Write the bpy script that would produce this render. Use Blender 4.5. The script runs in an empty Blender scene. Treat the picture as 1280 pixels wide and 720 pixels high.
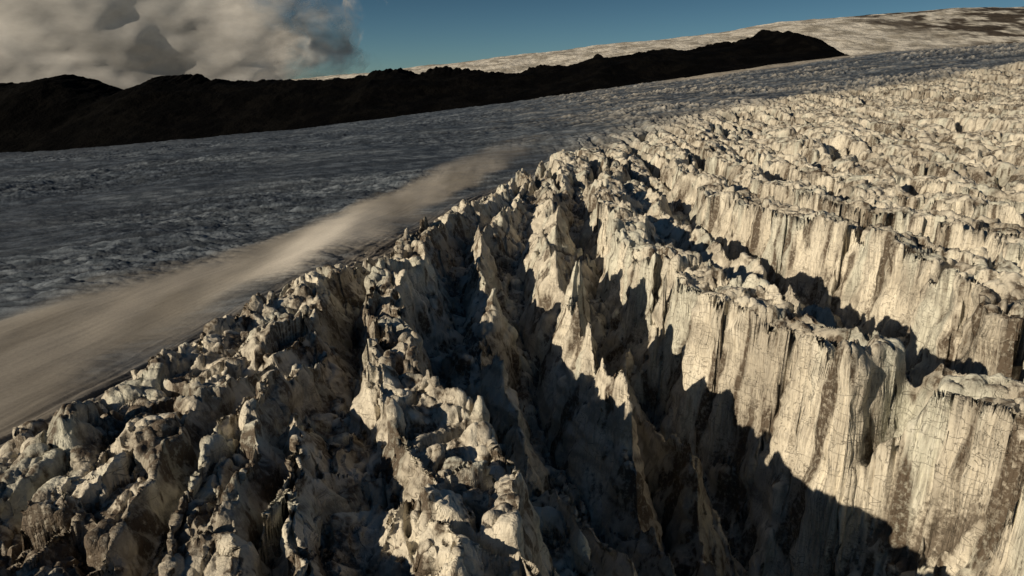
import bpy, math, numpy as np, time
T0=time.time()
scene=bpy.context.scene
scene.view_settings.view_transform='Standard'
scene.view_settings.look='None'
scene.view_settings.exposure=0
PITCH=15.7; H=30.0
SUN_EL=19.0; SUN_AZ=-119.0   # azimuth measured from +Y toward +X (negative = left)

# ------------------------------------------------------------------ noise
def _tab(seed):
    r=np.random.RandomState(seed)
    p=r.permutation(256).astype(np.int32); p=np.concatenate([p,p,p])
    a=r.rand(256)*2*np.pi
    return p,np.cos(a).astype(np.float32),np.sin(a).astype(np.float32)
def perlin(x,y,seed=0):
    p,gx,gy=_tab(seed)
    xf=np.floor(x); yf=np.floor(y)
    xi=xf.astype(np.int32)&255; yi=yf.astype(np.int32)&255
    fx=(x-xf).astype(np.float32); fy=(y-yf).astype(np.float32)
    u=fx*fx*fx*(fx*(fx*6-15)+10); v=fy*fy*fy*(fy*(fy*6-15)+10)
    a=p[xi]; b=p[xi+1]
    def g(h,dx,dy): return gx[h]*dx+gy[h]*dy
    n00=g(p[a+yi],fx,fy); n10=g(p[b+yi],fx-1,fy)
    n01=g(p[a+yi+1],fx,fy-1); n11=g(p[b+yi+1],fx-1,fy-1)
    return ((n00*(1-u)+n10*u)*(1-v)+(n01*(1-u)+n11*u)*v)*1.5
def fbm(x,y,seed,n=4,g=.55):
    r=0;a=1.;t=0
    for i in range(n):
        r=r+a*perlin(x*2**i+i*17.3,y*2**i+i*5.1,seed+i); t+=a; a*=g
    return .5+r/t*.9
_r3=np.random.RandomState(77)
_g3=_r3.randn(256,3); _g3/=np.linalg.norm(_g3,axis=1)[:,None]; _g3=_g3.astype(np.float32)
def perlin3(x,y,z,seed=0):
    p,_,_=_tab(seed+500)
    xf=np.floor(x);yf=np.floor(y);zf=np.floor(z)
    xi=xf.astype(np.int32)&255;yi=yf.astype(np.int32)&255;zi=zf.astype(np.int32)&255
    fx=(x-xf).astype(np.float32);fy=(y-yf).astype(np.float32);fz=(z-zf).astype(np.float32)
    u=fx*fx*(3-2*fx);v=fy*fy*(3-2*fy);w=fz*fz*(3-2*fz)
    res=0
    for i in (0,1):
        wu=u if i else 1-u
        a=p[xi+i]
        for j in (0,1):
            wv=v if j else 1-v
            b=p[a+yi+j]
            for k in (0,1):
                ww=w if k else 1-w
                h=p[b+zi+k]
                res=res+wu*wv*ww*(_g3[h,0]*(fx-i)+_g3[h,1]*(fy-j)+_g3[h,2]*(fz-k))
    return res*1.5
def worley(x,y,seed=0):
    r=np.random.RandomState(seed+900)
    p=r.permutation(256).astype(np.int32); p=np.concatenate([p,p,p])
    ox=r.rand(256).astype(np.float32); oy=r.rand(256).astype(np.float32)
    xf=np.floor(x);yf=np.floor(y); xi=xf.astype(np.int32);yi=yf.astype(np.int32)
    fx=(x-xf).astype(np.float32);fy=(y-yf).astype(np.float32)
    f1=np.full(x.shape,9.,np.float32);f2=f1.copy();cid=np.zeros(x.shape,np.int32)
    dx=np.zeros(x.shape,np.float32);dy=dx.copy()
    for i in (-1,0,1):
        for j in (-1,0,1):
            h=p[p[(xi+i)&255]+((yi+j)&255)]
            ex=fx-i-ox[h]; ey=fy-j-oy[h]
            d=np.sqrt(ex*ex+ey*ey)
            m=d<f1
            f2=np.where(m,f1,np.minimum(f2,d)); cid=np.where(m,h,cid)
            dx=np.where(m,ex,dx); dy=np.where(m,ey,dy); f1=np.where(m,d,f1)
    ta=ox[(cid*5+3)&255]*2*np.pi
    tilt=np.cos(ta)*dx+np.sin(ta)*dy
    return f1,f2,ox[(cid*7+13)&255],tilt
def ss(a,b,x):
    t=np.clip((x-a)/(b-a),0,1); return t*t*(3-2*t)
def I(y,pts):
    return np.interp(y,[p[0] for p in pts],[p[1] for p in pts])

# ------------------------------------------------------------------ grid
def steps(a,b,k):
    n=int(math.log(b/a)/k); return a*np.exp(np.arange(n)*math.log(b/a)/n)
rr=np.concatenate([steps(14,700,.0033),steps(700,2800,.005),steps(2800,14000,.04),[14000]])
tt=np.radians(np.concatenate([np.linspace(-75,-41,110,endpoint=False),np.linspace(-41,41,1500,endpoint=False),np.linspace(41,75,110)]))
R,TH=np.meshgrid(rr,tt,indexing='ij')
X=(R*np.sin(TH)); Y=(R*np.cos(TH))

cL=[(0,-66),(40,-62),(64,-58),(90,-49),(145,-38),(220,-18),(296,2),(400,50),(600,165),(700,245),(800,470),(1000,900),(1700,1500)]
cA=[(0,10),(38,0),(61,-6),(81,-15),(110,-20),(154,-24),(299,6)]
cC=[(0,66),(30,55),(54,46),(73,38.5),(96,31),(123,23.5),(180,24),(243,29),(400,60)]
cD=[(0,70),(60,68),(81,66),(102,70),(137,71),(182,60),(232,58),(400,80)]

def lod(lam,k=1.0):
    return 1-ss(lam*110*k,lam*260*k,R)
def billow(x,y,lam,seed,ay=1.0):
    return np.abs(perlin(x/lam,y/(lam*ay),seed))
def macro(X,Y):
    far=I(X,[(-4000,-220),(-1224,-112),(-560,-54),(0,14),(425,72),(714,112),(1190,142),(4000,260)])
    near=.05*X
    w=ss(120,1500,Y)
    m=near*(1-w)+far*w
    return m-ss(2600,5000,Y)*220
base=macro(X,Y)

# domain warp -> buttresses on the walls
w1=perlin(X/26,Y/26,1)*4.4*lod(26)
w2=(billow(X,Y,10,2,1.3)-.3)*3.8*lod(8)
w3=(billow(X,Y,3.6,3,1.3)-.3)*.9*lod(3.2)
w4=(billow(X,Y,1.4,4)-.3)*.22*lod(1.4)
f1,f2,cidw,tiltw=worley(X/9+.2*perlin(X/6,Y/6,9),Y/12,35)
wb=((cidw-.5)*1.7*np.clip((f2-f1)/.15,0,1)+tiltw*1.8)*lod(9)
XW=X+w1+w2+w3+w4+wb
XR=X+w1+.55*w2+.5*w3+.2*wb
YW=Y+perlin(X/18,Y/18,5)*5*lod(18)+perlin(X/5,Y/5,6)*1.0*lod(5)

L=I(Y,cL);A=I(Y,cA);C=I(Y,cC);D=I(Y,cD)
M=ss(-9,3,XW-L)
M=np.where(Y>350,ss(-60,60,X+w1*4-L)*ss(350,450,Y)+M*(1-ss(350,450,Y)),M)
nearF=1-ss(230,330,Y)

def trough(l,r,wl,wr,depth,p=1.6,drop0=0.,w0=5.):
    a=np.clip((XR-l)/wl,0,1)
    if drop0: a=drop0*np.clip((XR-l)/w0,0,1)+(1-drop0)*a
    b=np.clip((r-XW)/wr,0,1)
    b=b**.75
    m=np.minimum(a,b)
    return -depth*(1-(1-m)**p)
jagy=1+.38*perlin(X/12,Y/11,15)+.2*perlin(X/4,Y/4,16)
def blade(xc,ht,wd,p=.85):
    return ht*np.clip(jagy,.35,1.4)*np.clip(1-np.abs(XR-xc)/wd,0,1)**p
h=np.zeros_like(X)
bench=ss(0,10,X-L)*ss(0,8,A-X)*nearF
# the bench leans gently toward the sun so its blocks catch light
lean=np.clip((X-L)/np.maximum(A-L,10),0,1)
h-=bench*(1.6+2.2*perlin(X/20,Y/24,11))-bench*3.2*lean
h-=2.2*ss(16,2,X-L)*ss(-12,0,X-L)*nearF
dA=I(Y,[(0,3),(60,5),(85,9),(110,10),(160,8),(240,3),(300,0)])
h+=trough(A-13,A-2.5,7,3,dA)
h+=trough(I(Y,[(0,-34),(60,-32),(110,-31)]),I(Y,[(0,-27),(60,-27),(110,-28)]),4,3.5,4.5*(1-ss(85,110,Y)))
h+=trough(I(Y,[(0,-22),(40,-20),(75,-25)]),I(Y,[(0,-15),(40,-15),(75,-20)]),4,3.5,4.0*(1-ss(62,78,Y)))
h+=trough(I(Y,[(0,-49),(60,-45),(120,-39)]),I(Y,[(0,-41),(60,-38),(120,-34.5)]),3,5,1.8*(1-ss(90,120,Y)))
d1=I(Y,[(0,50),(40,46),(70,38),(100,28),(140,20),(200,12),(260,6),(320,0)])
wid=np.maximum(C-A-3.5,8)
wr1=I(Y,[(0,8),(70,7),(120,5.5),(250,4)])
main=trough(A+3.5,C,wid-wr1*.6,wr1,d1,1.25,.35,5.5)
xb=I(Y,[(0,26),(60,20),(84,11),(123,8),(180,9),(299,20)])
hb=I(Y,[(0,6),(50,8),(70,12),(86,19),(100,19),(140,14),(200,9),(300,0)])
main=main+blade(xb,hb,5.5)
main=main+blade(I(Y,[(0,12),(45,8),(70,2),(100,-4),(150,-8),(250,5)]),I(Y,[(0,9),(60,11),(110,10),(180,6),(280,0)]),3.8)
main=main+blade(I(Y,[(0,34),(45,28),(60,26),(100,20),(150,16)]),I(Y,[(0,12),(50,13),(80,12),(110,9),(150,6),(200,0)]),4)
main=main+blade(I(Y,[(0,21),(45,16),(60,13),(85,4)]),I(Y,[(0,9),(50,9),(70,7),(90,0)]),3)
main=main+blade(I(Y,[(0,44),(45,36),(70,30),(90,25)]),I(Y,[(0,10),(50,10),(80,7),(100,0)]),3.2)
h+=main
d2=I(Y,[(0,24),(60,24),(100,21),(150,17),(220,10),(330,3),(400,0)])
cw=I(Y,[(0,5),(60,6),(100,7.5),(150,8),(250,8)])
h+=trough(C+cw,D,np.maximum(D-C-cw-3,6),4,d2,1.3,.3,4.5)
h+=blade(C*.45+D*.55,I(Y,[(0,9),(60,9),(110,9),(180,6),(280,0)]),3.6)
d3=I(Y,[(0,17),(100,16),(160,14),(260,9),(400,0)])
h+=trough(D+9,D+21,10,3.0,d3,1.3)
h+=trough(D+30,D+41,9,3.0,d3*.9,1.3)
h+=trough(D+52,D+61,7,3.0,d3*.8,1.3)
h+=trough(D+72,D+82,8,3.0,d3*.8,1.3)
genM=M*np.maximum(ss(210,300,Y),ss(60,80,X-D))
n1=perlin(XR/17,YW/150,21); n2=perlin(XR/9,YW/80,22)
k=1-.35*ss(500,1500,R)
h+=genM*(-10.0*k*np.exp(-(n1/.12)**2)*lod(17,1.6)-4.8*k*np.exp(-(n2/.14)**2)*lod(9,1.6))
h+=M*ss(200,500,Y)*7*perlin(X/45,Y/110,23)
nc=perlin(XR/38,YW/15,25)
tall=1-np.clip(-h/8,0,1)
h-=M*tall*ss(-6,4,XR-A)*3.2*np.exp(-(nc/.05)**2)*lod(14,1.3)
h+=M*tall*ss(-6,4,XR-A)*1.8*perlin(X/13,Y/16,26)*(1-ss(300,500,Y))
h-=13*np.exp(-((YW-70.5-.35*(XW-40))/1.4)**2)*ss(8,4,np.abs(X-40))
hs=h.copy()
dr=np.gradient(R,axis=0)
gs=np.sqrt((np.gradient(hs,axis=0)/dr)**2+(np.gradient(hs,axis=1)/(np.gradient(TH,axis=1)*R))**2)
top=1/(1+(gs/.9)**3); topk=.12+.88*top
topk=topk*(1-.35*genM)
rot=.45
xr_=X*math.cos(rot)+Y*math.sin(rot); yr_=-X*math.sin(rot)+Y*math.cos(rot)
q=perlin(X/4,Y/4,8)
f1,f2,cid,tilt=worley(xr_/6.4+.22*q,yr_/10+.2*perlin(X/4,Y/4,9),31)
crack=np.exp(-((f2-f1)/.11)**2)
bm_=(1-.5*ss(0,20,X-A))*(1-.25*ss(0,-14,X-A))
soft=np.clip((f2-f1)/.12,0,1)
h+=M*lod(5)*topk*(-1.6*crack+((cid-.5)*1.5*bm_+tilt*3.0*bm_)*(.55+.45*soft))
f1b,f2b,cidb,tiltb=worley(xr_/2.4+.3*q,yr_/3.3,32)
h+=M*lod(2)*topk*(-.42*np.exp(-((f2b-f1b)/.15)**2)+(cidb-.5)*.25+tiltb*.5)
bl=0
for lam,amp,sd,ay in ((11,1.7,41,2.4),(5.2,1.35,42,1.6),(2.6,.62,43,1.3),(1.3,.29,44,1),(.62,.13,45,1)):
    bb=billow(X+.5*w2,Y,lam,sd,ay)
    bl=bl+(bb-.28)*amp*lod(lam,1.3)
h+=M*bl*topk
drop=(1-M)*(1-ss(260,520,Y))
bandc=I(Y,[(0,-60),(60,-80),(110,-95),(140,-94),(204,-69),(310,-42),(450,0),(700,110)])
bandw=I(Y,[(0,24),(140,27),(204,22),(310,17),(450,18),(700,20)])
band=np.exp(-(np.abs(X+w1*1.6+2.5*perlin(X/9,Y/30,62)-bandc)/bandw)**4.5)*(1-ss(290,520,Y))
patch=ss(1330,1420,Y+60*perlin(X/200,Y/200,97))*ss(.18,.25,X/np.maximum(Y,1))
rough=.35+.8*ss(-.3,.4,perlin(X/160,Y/110,61))
pl=(billow(X,Y,16,51,.35)-.3)*1.7*lod(10,2.5)+(billow(X,Y,6,52,.4)-.3)*.95*lod(5,2.0)+(billow(X,Y,2.4,53,.5)-.3)*.35*lod(2,1.5)
pl=pl*rough*(1+1.8*ss(300,700,Y)*ss(0,200,X))*(1-.8*patch)
pl=pl+perlin(X/70,Y/45,54)*2.5+(billow(X,Y,40,55,.5)-.3)*3.0*ss(300,700,R)*(1-.8*patch)
edge=np.exp(-((X-L+13)/9)**2)*(1-ss(250,400,Y))
h+=(1-M)*(1-band)*pl*(1-.5*edge)
h+=-12.5*drop
h+=(1-M)*band*(.25*perlin(X/9,Y/14,56)+.8*perlin(X/30,Y/60,57)+.08*np.abs(perlin((X-L)/2.2,Y/30,63)))
h+=(1-M)*edge*(1.1*np.abs(perlin((X-L)/3.0,Y/40,58))+.6*np.abs(perlin((X-L)/1.2,Y/15,59)))
# low swell of the sunlit snow patch
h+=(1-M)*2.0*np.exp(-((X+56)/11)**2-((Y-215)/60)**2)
Z=base+h

P=np.stack([X,Y,Z],-1)
def normals(P):
    da=np.gradient(P,axis=0); dt=np.gradient(P,axis=1)
    n=np.cross(dt,da); n/=np.linalg.norm(n,axis=-1)[...,None]+1e-9
    return n
N=normals(P)
sel=(R<420)
px,py,pz=P[sel].T
n3=(np.abs(perlin3(px/3.2,py/3.2,pz/4.5,1))-.25)*1.5+(np.abs(perlin3(px/1.0,py/1.0,pz/1.6,2))-.25)*.32*lod(.9,1.5)[sel]\
   +.45*perlin3(px/6,py/6,pz/1.7,3)
steep=1-np.clip(N[sel][:,2],0,1)
n3*=M[sel]*(.4+.6*steep)*lod(2.4)[sel]
P[sel]+=N[sel]*n3[:,None]
Z=P[...,2]

def blur(a,k):
    for ax in (0,1):
        c=np.cumsum(np.pad(a,[(k+1,k) if i==ax else (0,0) for i in (0,1)],mode='edge'),axis=ax)
        n=a.shape[ax]
        a=(np.take(c,range(2*k+1,2*k+1+n),axis=ax)-np.take(c,range(0,n),axis=ax))/(2*k+1)
    return a
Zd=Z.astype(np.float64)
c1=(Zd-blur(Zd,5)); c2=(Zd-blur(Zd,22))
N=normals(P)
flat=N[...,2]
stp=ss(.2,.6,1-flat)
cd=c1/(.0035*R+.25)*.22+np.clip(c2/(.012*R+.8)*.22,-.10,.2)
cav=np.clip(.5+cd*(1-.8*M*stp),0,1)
print('shape',time.time()-T0)

# ------------------------------------------------------------------ slow-varying colour stored on the mesh
def lerp(t,a,b): return np.asarray(a)*(1-t[...,None])+np.asarray(b)*t[...,None]
nmid=fbm(X/5.0,Y/5.0,200,4,.6); nbig=fbm(X/32,Y/32,210,3)
nst2=fbm(X/4.2+.25*perlin(Y/3,Z/9,214),Y/4.2,220,4,.6)
icec=lerp(ss(.35,.65,nmid),(.79,.73,.60),(.62,.57,.47))
icec=lerp(.3*ss(.56,.70,fbm(X/10,Y/10,230,3)),icec,(.42,.52,.47))
dirtA=np.maximum(.85*ss(.56,.68,nst2)*stp,.75*ss(.49,.65,nmid)*ss(.6,.9,flat))
band_z=ss(.56,.66,fbm((Z+1.5*perlin(X/20,Y/20,216))/2.6,(X+Y)/40,217,3,.6))
dirtA=np.maximum(dirtA,.4*band_z*stp)
dirty=ss(6,-16,X-A)*(1-ss(120,230,Y))*M
dirtA=np.clip(dirtA+dirty*(.04+.5*ss(.47,.66,fbm(X/7,Y/7,240,4,.6))),0,1)
dirtA=np.clip(dirtA+.40*ss(.54,.74,nbig)*M,0,1)
far=ss(350,900,Y)*.45
farn=fbm(X/14,Y/50,250,4,.7)
icec=lerp(far,icec,lerp(ss(.4,.62,farn),(.20,.18,.15),(.62,.56,.46)))
npl=fbm(X/12,Y/5,260,4,.65)
pln=lerp(ss(.35,.65,npl),(.066,.084,.106),(.18,.21,.245))  # blue-grey plain ice, its colour also lowered for the cloud shade over it
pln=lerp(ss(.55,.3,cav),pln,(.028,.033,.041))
strk=fbm((X*.94+Y*.34)/120,(-X*.34+Y*.94)/9,276,4,.6)
pln=lerp(.6*ss(.50,.62,strk),pln,(.035,.042,.052))
dk=np.clip(.75*ss(.40,.62,fbm(X/260,Y/60,270,3))+.5*ss(-60,-260,X+.2*Y),0,.85)  # cloud shadow painted into the plain: uneven, deepest to the left
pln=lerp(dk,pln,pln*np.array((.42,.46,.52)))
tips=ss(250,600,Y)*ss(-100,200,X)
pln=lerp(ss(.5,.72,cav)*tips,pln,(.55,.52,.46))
pln=lerp(patch*.85,pln,lerp(ss(.4,.6,fbm(X/60,Y/20,275,3)),(.30,.26,.20),(.60,.54,.44)))
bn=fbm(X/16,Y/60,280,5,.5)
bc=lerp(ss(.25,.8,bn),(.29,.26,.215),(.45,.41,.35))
bc=lerp(ss(165,95,Y)*.35,bc,(.11,.095,.078))  # shadow on the near end of the band, painted into its colour
bright=np.exp(-((X+61+3*perlin(X/12,Y/30,281))/13)**2-((Y-215)/62)**2)  # sunlit streak on the band, painted in as paler colour
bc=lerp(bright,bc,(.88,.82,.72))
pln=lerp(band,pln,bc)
mor=lerp(ss(.4,.6,fbm((X-L)/2.0,Y/22,290,4,.65)),(.05,.042,.034),(.28,.245,.20))
pln=lerp(edge*.9,pln,mor)
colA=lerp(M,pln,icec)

def make_mesh(name,P,attrs,mat,colors=None):
    nr,nt=P.shape[:2]
    me=bpy.data.meshes.new(name)
    nv=nr*nt; nf=(nr-1)*(nt-1)
    idx=np.arange(nv,dtype=np.int32).reshape(nr,nt)
    q=np.stack([idx[:-1,:-1],idx[:-1,1:],idx[1:,1:],idx[1:,:-1]],-1)[...,::-1].reshape(-1,4)
    me.vertices.add(nv); me.vertices.foreach_set('co',P.astype(np.float32).ravel())
    me.loops.add(nf*4); me.loops.foreach_set('vertex_index',q.ravel())
    me.polygons.add(nf); me.polygons.foreach_set('loop_start',np.arange(0,nf*4,4,dtype=np.int32))
    me.polygons.foreach_set('use_smooth',np.ones(nf,bool))
    me.update(calc_edges=True)
    for k,v in attrs.items():
        a=me.attributes.new(k,'FLOAT','POINT'); a.data.foreach_set('value',v.astype(np.float32).ravel())
    if colors is not None:
        a=me.attributes.new('tone','FLOAT_COLOR','POINT')
        a.data.foreach_set('color',np.concatenate([colors,np.ones(colors.shape[:-1]+(1,))],-1).astype(np.float32).ravel())
    me.materials.append(mat)
    ob=bpy.data.objects.new(name,me); scene.collection.objects.link(ob)
    return ob

class NB:
    def __init__(s,mat):
        mat.use_nodes=True; s.nt=mat.node_tree; s.nt.nodes.clear()
    def n(s,t,**k):
        nd=s.nt.nodes.new(t)
        for a,b in k.items(): setattr(nd,a,b)
        return nd
    def l(s,a,b): s.nt.links.new(a,b)
    def put(s,sock,v):
        if isinstance(v,bpy.types.NodeSocket): s.l(v,sock)
        else: sock.default_value=v
    def attr(s,name,o='Fac'): return s.n('ShaderNodeAttribute',attribute_name=name).outputs[o]
    def m(s,op,a,b=0.,c=None,clamp=False):
        nd=s.n('ShaderNodeMath',operation=op,use_clamp=clamp)
        s.put(nd.inputs[0],a); s.put(nd.inputs[1],b)
        if c is not None: s.put(nd.inputs[2],c)
        return nd.outputs[0]
    def mr(s,v,a,b,c=0.,d=1.,smooth=True):
        nd=s.n('ShaderNodeMapRange',interpolation_type='SMOOTHSTEP' if smooth else 'LINEAR')
        for i,x in enumerate((v,a,b,c,d)): s.put(nd.inputs[i],x)
        return nd.outputs[0]
    def mix(s,f,a,b,bt='MIX'):
        nd=s.n('ShaderNodeMix',data_type='RGBA',blend_type=bt)
        s.put(nd.inputs[0],f); s.put(nd.inputs[6],a if not isinstance(a,tuple) else (*a,1)); s.put(nd.inputs[7],b if not isinstance(b,tuple) else (*b,1))
        return nd.outputs[2]
    def coord(s,scale=(1,1,1)):
        g=s.n('ShaderNodeNewGeometry'); mp=s.n('ShaderNodeMapping'); mp.inputs['Scale'].default_value=scale
        s.l(g.outputs['Position'],mp.inputs['Vector']); return mp.outputs[0]
    def noise(s,vec,scale,detail=5,rough=.55,dist=0.):
        nd=s.n('ShaderNodeTexNoise'); s.l(vec,nd.inputs['Vector'])
        nd.inputs['Scale'].default_value=scale; nd.inputs['Detail'].default_value=detail
        nd.inputs['Roughness'].default_value=rough; nd.inputs['Distortion'].default_value=dist
        return nd.outputs['Fac']

gm=bpy.data.materials.new('glacier_ice'); b=NB(gm)
cavN=b.attr('cav'); fieldN=b.attr('field'); steepN=b.attr('steep')
pos=b.coord()
nfine=b.noise(pos,1.6,5,.7)
nst=b.noise(b.coord((1,1,.10)),.75,4,.65)
nlay=b.noise(b.coord((.22,.22,.9)),.6,2,.6)
tone=b.attr('tone','Color')
iceN=b.mix(b.m('MULTIPLY',b.mr(nfine,.45,.75),.35),tone,(.88,.84,.75))
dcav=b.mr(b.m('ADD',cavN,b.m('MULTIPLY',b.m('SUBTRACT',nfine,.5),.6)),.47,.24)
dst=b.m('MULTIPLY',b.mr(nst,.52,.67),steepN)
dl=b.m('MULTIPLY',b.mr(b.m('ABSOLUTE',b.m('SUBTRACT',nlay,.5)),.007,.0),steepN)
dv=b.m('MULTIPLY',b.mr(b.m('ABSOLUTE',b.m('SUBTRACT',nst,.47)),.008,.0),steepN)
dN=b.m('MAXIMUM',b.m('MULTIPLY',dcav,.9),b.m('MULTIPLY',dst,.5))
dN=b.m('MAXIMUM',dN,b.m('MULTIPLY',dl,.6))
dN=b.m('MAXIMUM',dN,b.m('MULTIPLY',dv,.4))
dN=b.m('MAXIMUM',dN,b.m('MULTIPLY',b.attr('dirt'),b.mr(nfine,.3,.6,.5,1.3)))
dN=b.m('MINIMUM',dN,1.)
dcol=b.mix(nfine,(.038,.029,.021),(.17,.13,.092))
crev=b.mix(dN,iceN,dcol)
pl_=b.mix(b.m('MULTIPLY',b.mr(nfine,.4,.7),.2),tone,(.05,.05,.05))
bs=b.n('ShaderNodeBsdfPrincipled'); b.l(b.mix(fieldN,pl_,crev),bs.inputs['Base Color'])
bs.inputs['Roughness'].default_value=.6; bs.inputs['Specular IOR Level'].default_value=.35
bh=b.m('ADD',b.m('MULTIPLY',nfine,.32),b.m('MULTIPLY',nst,.2))
bh=b.m('SUBTRACT',bh,b.m('MULTIPLY',b.m('MAXIMUM',dl,dv),.10))
bp=b.n('ShaderNodeBump'); bp.inputs['Distance'].default_value=1.0
b.l(bh,bp.inputs['Height']); b.l(b.attr('bumpy'),bp.inputs['Strength']); b.l(bp.outputs[0],bs.inputs['Normal'])
o=b.n('ShaderNodeOutputMaterial'); b.l(bs.outputs[0],o.inputs[0])
bumpyA=M*.9+(1-M)*(.44-.34*band)
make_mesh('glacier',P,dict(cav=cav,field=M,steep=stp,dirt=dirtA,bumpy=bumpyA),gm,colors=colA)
print('glacier built',time.time()-T0)

# ------------------------------------------------------------------ distant hills
def hills(name,y0,yc,y1,table,mat,amp,seed,umin,umax,nu=900,nd=160,pw=.8,tone=None,jag=0):
    u=np.linspace(umin,umax,nu); d=np.linspace(0,1,nd)
    Dg,U=np.meshgrid(d,u,indexing='ij')
    Yg=y0+(y1-y0)*Dg
    Xg=U*yc
    crest=30+np.interp(Xg/yc,[t[0] for t in table],[t[1] for t in table])*yc
    cj=jag*(perlin(Xg/70,Xg*0+.5,seed+31)+.6*perlin(Xg/25,Xg*0+.5,seed+32)+.4*perlin(Xg/9,Xg*0+.5,seed+33))*np.exp(-((Yg-yc)/90)**2)
    up=ss(0,1,(Yg-y0)/(yc-y0))**pw*(Yg<=yc)+(Yg>yc)*(1-ss(yc,y1,Yg)*.9)
    bz=macro(Xg,np.full_like(Yg,min(y0,2400)))-25
    z=bz+(crest-bz)*up+cj
    f=0;a=amp
    for i,l in enumerate((600,280,130,60,28,13)):
        f=f+a*(.3-np.abs(perlin(Xg/l,Yg/l,seed+i)))*2; a*=.58
    z=z+f*(.35+.65*np.sin(np.pi*Dg))
    return make_mesh(name,np.stack([Xg,Yg,z],-1),{},mat,colors=tone(Xg,Yg,z))
def hillmat(name,bs_,dist,rough,dk=.4):
    mt=bpy.data.materials.new(name); b=NB(mt); pos=b.coord()
    nn=b.noise(pos,bs_,5,.7)
    c=b.mix(b.mr(nn,.35,.65,.0,dk),b.attr('tone','Color'),(0.0,0.0,0.0))
    bs=b.n('ShaderNodeBsdfPrincipled'); b.l(c,bs.inputs['Base Color']); bs.inputs['Roughness'].default_value=rough; bs.inputs['Specular IOR Level'].default_value=.03
    bp=b.n('ShaderNodeBump'); bp.inputs['Distance'].default_value=dist; b.l(nn,bp.inputs['Height']); b.l(bp.outputs[0],bs.inputs['Normal'])
    o=b.n('ShaderNodeOutputMaterial'); b.l(bs.outputs[0],o.inputs[0]); return mt
rock=[(-1.6,.04),(-.9,.02),(-.72,.011),(-.65,.017),(-.63,.024),(-.61,.024),(-.585,.014),(-.538,.004),(-.50,.014),(-.476,.023),(-.381,.015),(-.269,.019),(-.2,.023),(-.18,.034),(-.10,.030),(0,.029),(.067,.035),(.111,.050),(.233,.058),(.33,.072),(.352,.084),(.375,.077),(.405,.052),(.46,.03),(.6,-.02),(1.2,-.05)]
hills('rock_ridge',1750,2500,3300,rock,hillmat('basalt',.03,12,.95),14,60,-1.6,.75,nu=1500,jag=14,
      tone=lambda x,y,z: lerp(ss(.4,.65,fbm(x/120,y/120,400,4,.65)),(.0016,.0015,.0015),(.0045,.0041,.0037)))  # dark rock, with the cloud shadow on it put into the colour
dome=[(-1.5,-.05),(-.6,-.02),(-.345,.017),(-.157,.035),(0,.052),(.133,.067),(.243,.077),(.353,.094),(.46,.102),(.57,.111),(.695,.114),(1.2,.12)]
def dtone(x,y,z):
    c=lerp(ss(.33,.60,fbm(x/150,y/200,410,5,.75)),(.40,.37,.315),(.76,.72,.64))
    r=ss(.36,.46,x/5000+.04*perlin(x/400,y/400,95))*ss(2900,3200,y+200*perlin(x/500,y/300,96))*ss(5200,4700,y+300*perlin(x/600,y/300,99))*ss(.43,.55,fbm(x/260,y/330,420,5,.68))
    return lerp(.95*r,c,(.055,.042,.033))
hills('snow_dome',2600,5000,8000,dome,hillmat('snowfield',.012,22,.8,.3),8,80,-1.3,1.3,nu=1500,nd=260,pw=.9,tone=dtone)

# ------------------------------------------------------------------ cloud : soft billowing shell with frayed, semi-transparent rim
import bmesh
me=bpy.data.meshes.new('cloud'); bm=bmesh.new(); bmesh.ops.create_icosphere(bm,subdivisions=7,radius=1.0); bm.to_mesh(me); bm.free()
n=len(me.vertices); v=np.zeros(n*3,np.float32); me.vertices.foreach_get('co',v); v=v.reshape(-1,3)
d=0
for i,(s,a) in enumerate(((1.6,.11),(3.2,.065),(6.5,.035),(13,.017),(26,.008))):
    d=d+a*perlin3(v[:,0]*s+7,v[:,1]*s+3,v[:,2]*s+11,30+i)
v=v*(1+d)[:,None]; me.vertices.foreach_set('co',v.ravel()); me.polygons.foreach_set('use_smooth',np.ones(len(me.polygons),bool)); me.update()
cl=bpy.data.objects.new('cloud',me); scene.collection.objects.link(cl)
cl.location=(-5900,8400,700); cl.scale=(4500,1500,2100)
cm=bpy.data.materials.new('cloud_vapour'); b=NB(cm)
tc=b.n('ShaderNodeTexCoord'); mp=b.n('ShaderNodeMapping'); mp.inputs['Scale'].default_value=(1,0,1); b.l(tc.outputs['Object'],mp.inputs[0])
ln=b.n('ShaderNodeVectorMath',operation='LENGTH'); b.l(mp.outputs[0],ln.inputs[0])
nn=b.noise(tc.outputs['Object'],2.6,8,.6)
al=b.mr(b.m('ADD',b.m('SUBTRACT',.84,ln.outputs['Value']),b.m('MULTIPLY',b.m('SUBTRACT',nn,.5),1.0)),-.08,.26)
df=b.n('ShaderNodeBsdfDiffuse'); cc=b.mix(b.mr(b.noise(tc.outputs['Object'],2.3,9,.56,.15),.34,.66),(.38,.375,.37),(.93,.91,.89)); b.l(cc,df.inputs[0])  # grey and white shading of the cloud painted by noise, not by folds
tl=b.n('ShaderNodeBsdfTranslucent'); b.l(cc,tl.inputs[0])
mx=b.n('ShaderNodeMixShader'); mx.inputs[0].default_value=.35; b.l(df.outputs[0],mx.inputs[1]); b.l(tl.outputs[0],mx.inputs[2])
tr=b.n('ShaderNodeBsdfTransparent'); m2=b.n('ShaderNodeMixShader'); b.l(al,m2.inputs[0]); b.l(tr.outputs[0],m2.inputs[1]); b.l(mx.outputs[0],m2.inputs[2])
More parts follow.
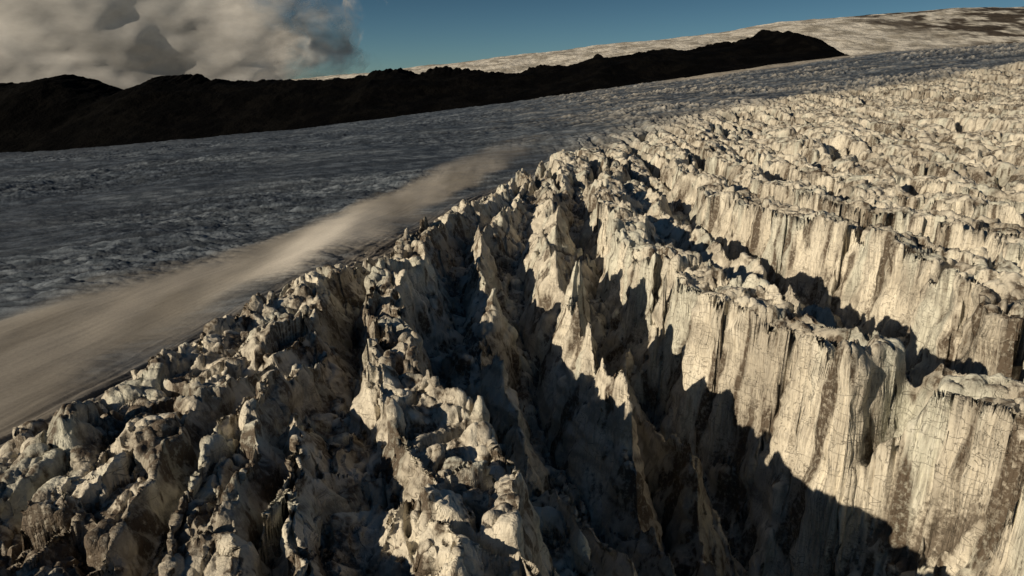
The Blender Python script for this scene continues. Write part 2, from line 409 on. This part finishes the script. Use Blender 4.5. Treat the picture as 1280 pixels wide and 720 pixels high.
o=b.n('ShaderNodeOutputMaterial'); b.l(m2.outputs[0],o.inputs[0])
me.materials.append(cm)

# ------------------------------------------------------------------ light
az=math.radians(SUN_AZ); el=math.radians(SUN_EL)
from mathutils import Vector
sd=Vector((math.sin(az)*math.cos(el),math.cos(az)*math.cos(el),math.sin(el)))
sl=bpy.data.lights.new('sun','SUN'); sl.energy=4.4; sl.angle=math.radians(.5); sl.color=(1,.85,.64)
so=bpy.data.objects.new('sun',sl); scene.collection.objects.link(so); so.rotation_euler=(-sd).to_track_quat('-Z','Y').to_euler()
w=bpy.data.worlds.new('World'); scene.world=w; w.use_nodes=True; nt=w.node_tree
sk=nt.nodes.new('ShaderNodeTexSky'); sk.sky_type='NISHITA'; sk.sun_disc=False
sk.sun_elevation=el; sk.sun_rotation=az; sk.altitude=900; sk.dust_density=.1; sk.air_density=1.0; sk.ozone_density=3
mu=nt.nodes.new('ShaderNodeMix'); mu.data_type='RGBA'; mu.blend_type='MULTIPLY'; mu.inputs[0].default_value=1
g=nt.nodes.new('ShaderNodeTexCoord'); sx=nt.nodes.new('ShaderNodeSeparateXYZ'); nt.links.new(g.outputs['Generated'],sx.inputs[0])
cr=nt.nodes.new('ShaderNodeValToRGB'); nt.links.new(sx.outputs['Z'],cr.inputs[0])
cr.color_ramp.elements[0].position=0; cr.color_ramp.elements[0].color=(.60,.80,.88,1)
cr.color_ramp.elements[1].position=.17; cr.color_ramp.elements[1].color=(.25,.37,.41,1)
nt.links.new(sk.outputs[0],mu.inputs[6]); nt.links.new(cr.outputs[0],mu.inputs[7])
bg=nt.nodes['Background']; nt.links.new(mu.outputs[2],bg.inputs[0]); bg.inputs[1].default_value=.06

cam=bpy.data.cameras.new('camera'); cam.lens=24; cam.sensor_width=36; cam.clip_end=60000; cam.clip_start=.5
co=bpy.data.objects.new('camera',cam); scene.collection.objects.link(co); co.location=(0,0,H); co.rotation_euler=(math.radians(90-PITCH),0,0)
scene.camera=co
print('done',time.time()-T0)
